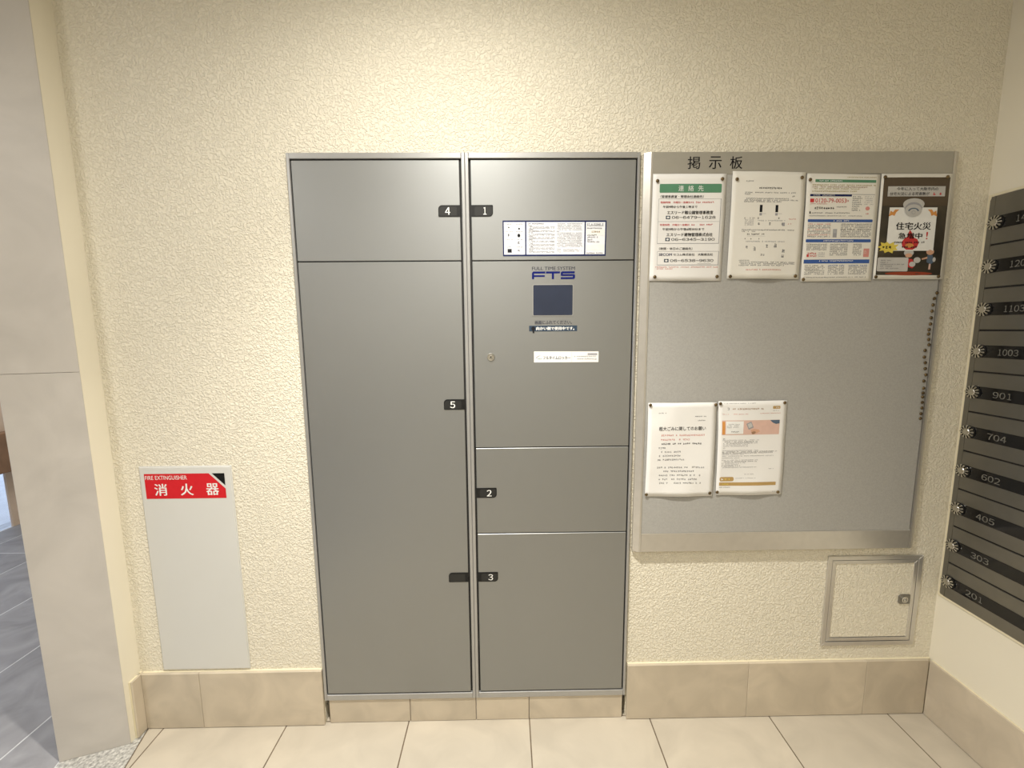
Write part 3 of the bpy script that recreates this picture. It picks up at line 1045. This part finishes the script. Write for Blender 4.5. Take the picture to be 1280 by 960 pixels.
s.scrawl('ink_black', .25, .68, .645, .018, 6)
s.scrawl('ink_black', .36, .63, .690, .022, 6)
s.poly('ink_yellow', [(.02, .69), (.075, .675), (.06, .645), (.12, .655), (.15, .640), (.19, .660), (.25, .640), (.255, .670), (.32, .665), (.28, .695), (.31, .720), (.25, .722), (.24, .750), (.18, .733), (.13, .748), (.11, .722), (.05, .728), (.07, .705)], 4)
s.scrawl('ink_black', .09, .25, .695, .030, 5, gap=0)
s.oval('ink_glow', .50, .945, .34, .018, 2)
# two generic children in white and blue, a puff of white between them
s.oval('ink_silver', .475, .745, .070, .032, 3)
s.oval('ink_skin', .475, .770, .050, .020, 4)
s.oval('ink_silver', .60, .815, .050, .028, 3)
s.poly('ink_red', [(.45, .80), (.53, .805), (.58, .865), (.54, .895), (.47, .88)], 3)
s.oval('ink_silver', .535, .855, .045, .025, 4)
s.oval('ink_skin', .775, .735, .055, .030, 3)
s.poly('ink_cloth', [(.74, .765), (.81, .765), (.845, .83), (.80, .855), (.735, .835)], 3)
s.oval('ink_silver', .84, .81, .022, .022, 4)
s.poly('ink_skin', [(.66, .80), (.74, .782), (.745, .800), (.67, .812)], 3)
s.poly('ink_blush', [(.775, .85), (.80, .85), (.80, .905), (.77, .905)], 3)
s.round_rect('ink_silver', .040, .475, .790, .925, .004, 5)
for v, b in ((.818, .24), (.838, .20), (.857, .42), (.876, .26), (.896, .36)):
    s.scrawl('ink_grey', .08, b, v, .011, 6)
n4 = sheet_thing(s, 'poster', 'dark fire prevention poster with smoke alarm picture and white border', 'poster', 'paper_warm', {'poster_dark': 'poster_picture'})

# bulky rubbish notice
s = Sheet((0.4300, 1.0830), (0.6385, 1.0830), (0.6400, 0.7860), (0.4285, 0.7870), YP, 0.0026, 57)
s.scrawl('ink_grey', .155, .27, .107, .013)
s.scrawl('ink_grey', .69, .855, .145, .013)
s.scrawl('ink_grey', .735, .85, .187, .013)
s.text('ink_black', '粗大ごみに関してのお願い', .165, .855, .248, .290, 0.004)
s.scrawl('ink_pink', .20, .86, .340, .019)
s.scrawl('ink_pink', .17, .65, .386, .019)
for v, a, b in ((.430, .21, .83), (.474, .17, .28), (.517, .18, .52), (.558, .18, .52), (.600, .16, .57), (.684, .16, .86), (.726, .20, .71), (.770, .19, .83), (.812, .19, .77), (.853, .20, .82)):
    s.scrawl('ink_grey' if v != .430 else 'ink_black', a, b, v, .019, gap=.16)
n5 = sheet_thing(s, 'notice_sheet', 'plain white bulky rubbish notice with large black title, lower left on board', material='paper')

# sheet with the tan bar and banner picture
s = Sheet((0.6440, 1.0860), (0.8545, 1.0870), (0.8570, 0.7890), (0.6510, 0.7885), YP, 0.0026, 63)
s.scrawl('ink_pale', .07, .54, .024, .010)
s.scrawl('ink_grey', .13, .17, .083, .028, gap=0)
s.scrawl('ink_brown', .205, .67, .082, .017)
s.round_rect('ink_tan', .795, .905, .056, .086, .002)
s.scrawl('ink_paper' if False else 'ink_white', .84, .89, .071, .012, 2)
s.scrawl('ink_grey', .80, .89, .104, .009)
s.scrawl('ink_pink', .065, .16, .136, .009)
s.scrawl('ink_pink', .22, .44, .136, .010)
s.scrawl('ink_pink', .60, .93, .130, .008)
s.rect('ink_blush', .055, .905, .200, .352, 1)
s.rect('ink_orange', .060, .100, .212, .345, 2)
s.rect('ink_white', .112, .37, .208, .342, 2)
s.block('ink_pale', .13, .35, .235, .285, .012, .016, 3)
s.scrawl('ink_grey', .19, .31, .318, .014, 3)
s.poly('ink_cloth', [(.76, .201), (.904, .201), (.904, .238), (.85, .243), (.80, .228)], 2)
s.rect('ink_steel', .425, .505, .222, .290, 2, rot=-0.42)
s.rect('ink_silver', .437, .493, .232, .276, 3, rot=-0.42)
s.poly('ink_skin', [(.48, .305), (.53, .292), (.60, .300), (.62, .318), (.58, .335), (.52, .345), (.49, .330)], 2)
s.poly('ink_brown', [(.49, .325), (.53, .315), (.56, .325), (.53, .346), (.50, .346)], 3)
s.scrawl('ink_grey', .075, .11, .392, .011)
for v, a, b in ((.408, .07, .62), (.424, .08, .60), (.440, .08, .60), (.456, .08, .46), (.472, .08, .46), (.490, .08, .11), (.518, .07, .62), (.532, .07, .90), (.546, .07, .84), (.560, .07, .40), (.578, .07, .85), (.598, .07, .34), (.622, .07, .62), (.638, .07, .60), (.654, .07, .44), (.670, .07, .35), (.684, .07, .36), (.700, .07, .60)):
    s.scrawl('ink_grey' if v in (.424, .440, .532, .546, .638, .684) else 'ink_pale', a, b, v, .011)
s.scrawl('ink_pale', .78, .87, .718, .011)
s.scrawl('ink_pale', .42, .56, .776, .010)
s.round_rect('ink_tan', .050, .262, .803, .850, .005)
s.poly('ink_white', [(.075, .815), (.075, .838), (.105, .832)], 2)
s.scrawl('ink_yellow', .13, .22, .827, .018, 2)
s.scrawl('ink_pale', .29, .60, .818, .009)
s.rect('ink_tan', .045, .905, .862, .898)
s.scrawl('ink_yellow', .09, .20, .880, .014, 2)
s.scrawl('ink_grey', .045, .22, .916, .009)
s.scrawl('ink_grey', .86, .90, .968, .010)
n6 = sheet_thing(s, 'notice_sheet', 'white sheet with pink picture banner and tan bar near its bottom', material='paper')

# ------------------------------------------------------------------ push pins
pin0 = None
PIN_PROF = [(0.0012, 0.0), (0.0012, 0.0014), (0.0046, 0.0014), (0.0051, 0.0020), (0.0046, 0.0032), (0.0028, 0.0042), (0.0010, 0.0045)]


def pin(x, z, y, label, group):
    global pin0
    if pin0 is None:
        pin0 = build('push_pin', MB().lathe(PIN_PROF, 14, (0, 0, 0), 'y'), 'brass', None, smooth=True)
        o = pin0
        o.location = (x, y, z)
    else:
        o = copy_of(pin0, (x, y, z))
    tag(o, label, 'push pin', group)


NAMES = ['top left', 'top right', 'bottom left', 'bottom right']
for who, spots in (('contact list with green heading', [(.434, 1.722), (.619, 1.727), (.4355, 1.456), (.618, 1.456)]),
                   ('circular with small black diagrams', [(.661, 1.726), (.847, 1.730), (.657, 1.456), (.849, 1.456)]),
                   ('information sheet with blue bars', [(.871, 1.724), None, (.873, 1.446), None]),
                   ('dark fire prevention poster', [(1.0855, 1.730), (1.266, 1.730), (1.0870, 1.452), (1.273, 1.452)]),
                   ('bulky rubbish notice', [(.4355, 1.077), (.635, 1.076), (.432, .794), (.631, .796)]),
                   ('sheet with pink picture banner', [(.649, 1.079), (.846, 1.080), (.654, .799), (.845, .797)])):
    for nm, sp in zip(NAMES, spots):
        if sp:
            pin(sp[0], sp[1], YP - 0.0018 if 'poster' in who else YP - 0.0008, 'brass push pin at %s corner of the %s' % (nm, who), 'push pins holding notices')
ORD = ['topmost', 'second', 'third', 'fourth', 'fifth', 'sixth', 'seventh', 'eighth', 'ninth', 'tenth', 'eleventh', 'twelfth', 'thirteenth',
       'fourteenth', 'fifteenth', 'sixteenth', 'seventeenth', 'eighteenth', 'nineteenth', 'twentieth', 'twenty-first', 'twenty-second', 'lowest']
ROW = [(1.279, 1.405), (1.273, 1.389), (1.271, 1.370), (1.270, 1.352), (1.270, 1.332), (1.270, 1.314), (1.268, 1.297), (1.268, 1.284),
       (1.270, 1.268), (1.273, 1.252), (1.263, 1.235), (1.263, 1.215), (1.268, 1.198), (1.270, 1.180), (1.274, 1.161), (1.270, 1.142),
       (1.272, 1.120), (1.272, 1.105), (1.272, 1.093), (1.273, 1.076), (1.274, 1.059), (1.273, 1.041), (1.273, 1.026)]
for o_, (x, z) in zip(ORD, ROW):
    lab = 'brass spare push pin, %s in the row down the board edge' % (o_ if o_ in ('topmost', 'lowest') else o_ + ' from top')
    pin(x, z, -0.0186, lab, 'spare push pins in a row')

# ------------------------------------------------------------------ inspection hatch
ht = thing('inspection_hatch', (1.197, 0.0, 0.2505), 'square wall inspection hatch with aluminium frame and small latch', 'hatch')
HX0, HX1, HZ0, HZ1 = 1.0410, 1.3530, 0.2505, 0.5685


def ring(name, x0, x1, z0, z1, w, yf, yb, m, parent):
    for k, q in enumerate(([(x0, z0), (x1, z0), (x1 - w, z0 + w), (x0 + w, z0 + w)], [(x1, z0), (x1, z1), (x1 - w, z1 - w), (x1 - w, z0 + w)],
                           [(x1, z1), (x0, z1), (x0 + w, z1 - w), (x1 - w, z1 - w)], [(x0, z1), (x0, z0), (x0 + w, z0 + w), (x0 + w, z1 - w)])):
        build(name, MB().xz(q, yf, yb), m, parent, bevel=0.0006)


ring('outer_frame', HX0, HX1, HZ0, HZ1, 0.0140, -0.0050, -0.0003, 'alu', ht)
hd = build('hatch_door', MB().box(HX0 + 0.026, HX1 - 0.026, -0.0025, -0.0003, HZ0 + 0.030, HZ1 - 0.026), 'stucco', ht)
ring('door_frame', HX0 + 0.0155, HX1 - 0.0155, HZ0 + 0.0165, HZ1 - 0.0155, 0.0115, -0.0045, -0.0003, 'alu', hd)
build('seam', MB().box(HX0 + 0.013, HX1 - 0.013, -0.0003, -0.0001, HZ0 + 0.013, HZ1 - 0.013), 'dark', ht)
build('latch_plate', MB().xz(rounded(1.2860, 1.3245, 0.3985, 0.4310, (0.008, 0.003, 0.003, 0.008)), -0.0062, -0.0026), 'steel', hd, bevel=0.0008)
build('latch_ring', MB().lathe([(0.0105, 0.0), (0.0105, 0.0022), (0.0075, 0.0026), (0.0070, 0.0006)], 20, (1.3045, -0.0062, 0.4145), 'y'), 'chrome', hd)
build('latch_knob', MB().box(1.3015, 1.3075, -0.0095, -0.0066, 0.4080, 0.4165), 'chrome', hd, bevel=0.0008)

# ------------------------------------------------------------------ mailboxes on the right wall
mbk = thing('mailbox_bank', (XR, -0.2, 0.43), 'brushed steel mailbox column with dials and black number strips on right wall', 'mailboxes')
MY0, MY1 = -0.0130, -0.3650
MZ0, MZ1 = 0.4385, 1.6770
FX = XR - 0.0060       # front face of the steel
build('backing', MB().box(XR - 0.0030, XR - 0.0003, MY1, MY0, MZ0, MZ1), 'dark', mbk)
# cream sealant bead round the panel
e = 0.008


def yz(mbx, poly, xf, xb):
    return mbx.prism(poly, lambda a, b: (xb, a, b), lambda a, b: (xf, a, b))


build('sealant', MB().box(XR - 0.0045, XR - 0.0003, MY0 + 0.0001, MY0 + e, MZ0 - e, MZ1 + e)
      .box(XR - 0.0045, XR - 0.0003, MY1, MY0 + 0.0001, MZ1 + 0.0001, MZ1 + e)
      .box(XR - 0.0045, XR - 0.0003, MY1, MY0 + 0.0001, MZ0 - e, MZ0 - 0.0001), 'caulk', mbk, bevel=0.001)
SY = -0.0270
build('edge_strip', yz(MB(), [(SY + 0.0002, MZ0), (MY0, MZ0 + 0.004), (MY0, MZ1 - 0.010), (MY0 - 0.003, MZ1 - 0.003), (MY0 - 0.010, MZ1), (SY + 0.0002, MZ1)], FX, XR - 0.0031), 'steel', mbk)
dial_z = [1.6010 - 0.12290 * i for i in range(10)]
numbers = ['1403', '1203', '1103', '1003', '901', '704', '602', '405', '303', '201']
DYc = -0.0365
for i, zc in enumerate(dial_z):
    top = MZ1 if i == 0 else (dial_z[i - 1] + zc) / 2 - 0.0025
    bot = MZ0 if i == 9 else (dial_z[i + 1] + zc) / 2 + 0.0025
    door = build('mailbox_door', MB().box(FX, XR - 0.0031, MY1, SY, bot, top), 'steel', mbk, bevel=0.0006)
    build('number_strip', MB().box(FX - 0.0016, FX - 0.0001, MY1 + 0.01, -0.0300, zc - 0.0180, zc + 0.0180), 'gloss_black', door)
    # dial: black skirt, chrome body with raised flutes
    c0 = (FX - 0.0017, DYc, zc)
    build('dial_skirt', MB().lathe([(0.0196, 0.0), (0.0196, 0.0025), (0.0190, 0.0030)], 28, c0, 'x'), 'black_plastic', door)
    hub = MB().lathe([(0.0100, 0.0030), (0.0100, 0.0075), (0.0085, 0.0088), (0.0030, 0.0092)], 20, c0, 'x')
    for k in range(12):
        a = math.radians(30 * k + 7 * i)
        ca, sa = math.cos(a), math.sin(a)
        pts = []
        for rr, ww in ((0.0092, 0.0012), (0.0182, 0.0026), (0.0198, 0.0014)):
            pts.append((rr, ww))
        poly = [(rr, -ww) for rr, ww in pts] + [(rr, ww) for rr, ww in reversed(pts)]
        f0 = lambda r_, w_, ca=ca, sa=sa: (c0[0] - 0.0030, c0[1] - (r_ * ca - w_ * sa), c0[2] + (r_ * sa + w_ * ca))
        f1 = lambda r_, w_, ca=ca, sa=sa: (c0[0] - (0.0080 - 0.20 * (r_ - 0.0092)), c0[1] - (r_ * ca - w_ * sa), c0[2] + (r_ * sa + w_ * ca))
        hub.prism(poly, f0, f1)
    build('dial', hub, 'chrome', door)
    vs, fs = digit_run(numbers[i])
    wd = 0.052 if len(numbers[i]) == 4 else 0.050
    y0 = -0.0830 if len(numbers[i]) == 4 else -0.0860
    hh = 0.0180
    build('number', MB().add([(FX - 0.0019, y0 - wd * a, zc - hh / 2 - 0.001 + hh * b) for a, b in vs], fs)
          .add([(FX - 0.0020, y0 - wd * a - 0.0007, zc - hh / 2 - 0.001 + hh * b) for a, b in vs], fs), 'mail_number', door, recalc=False)
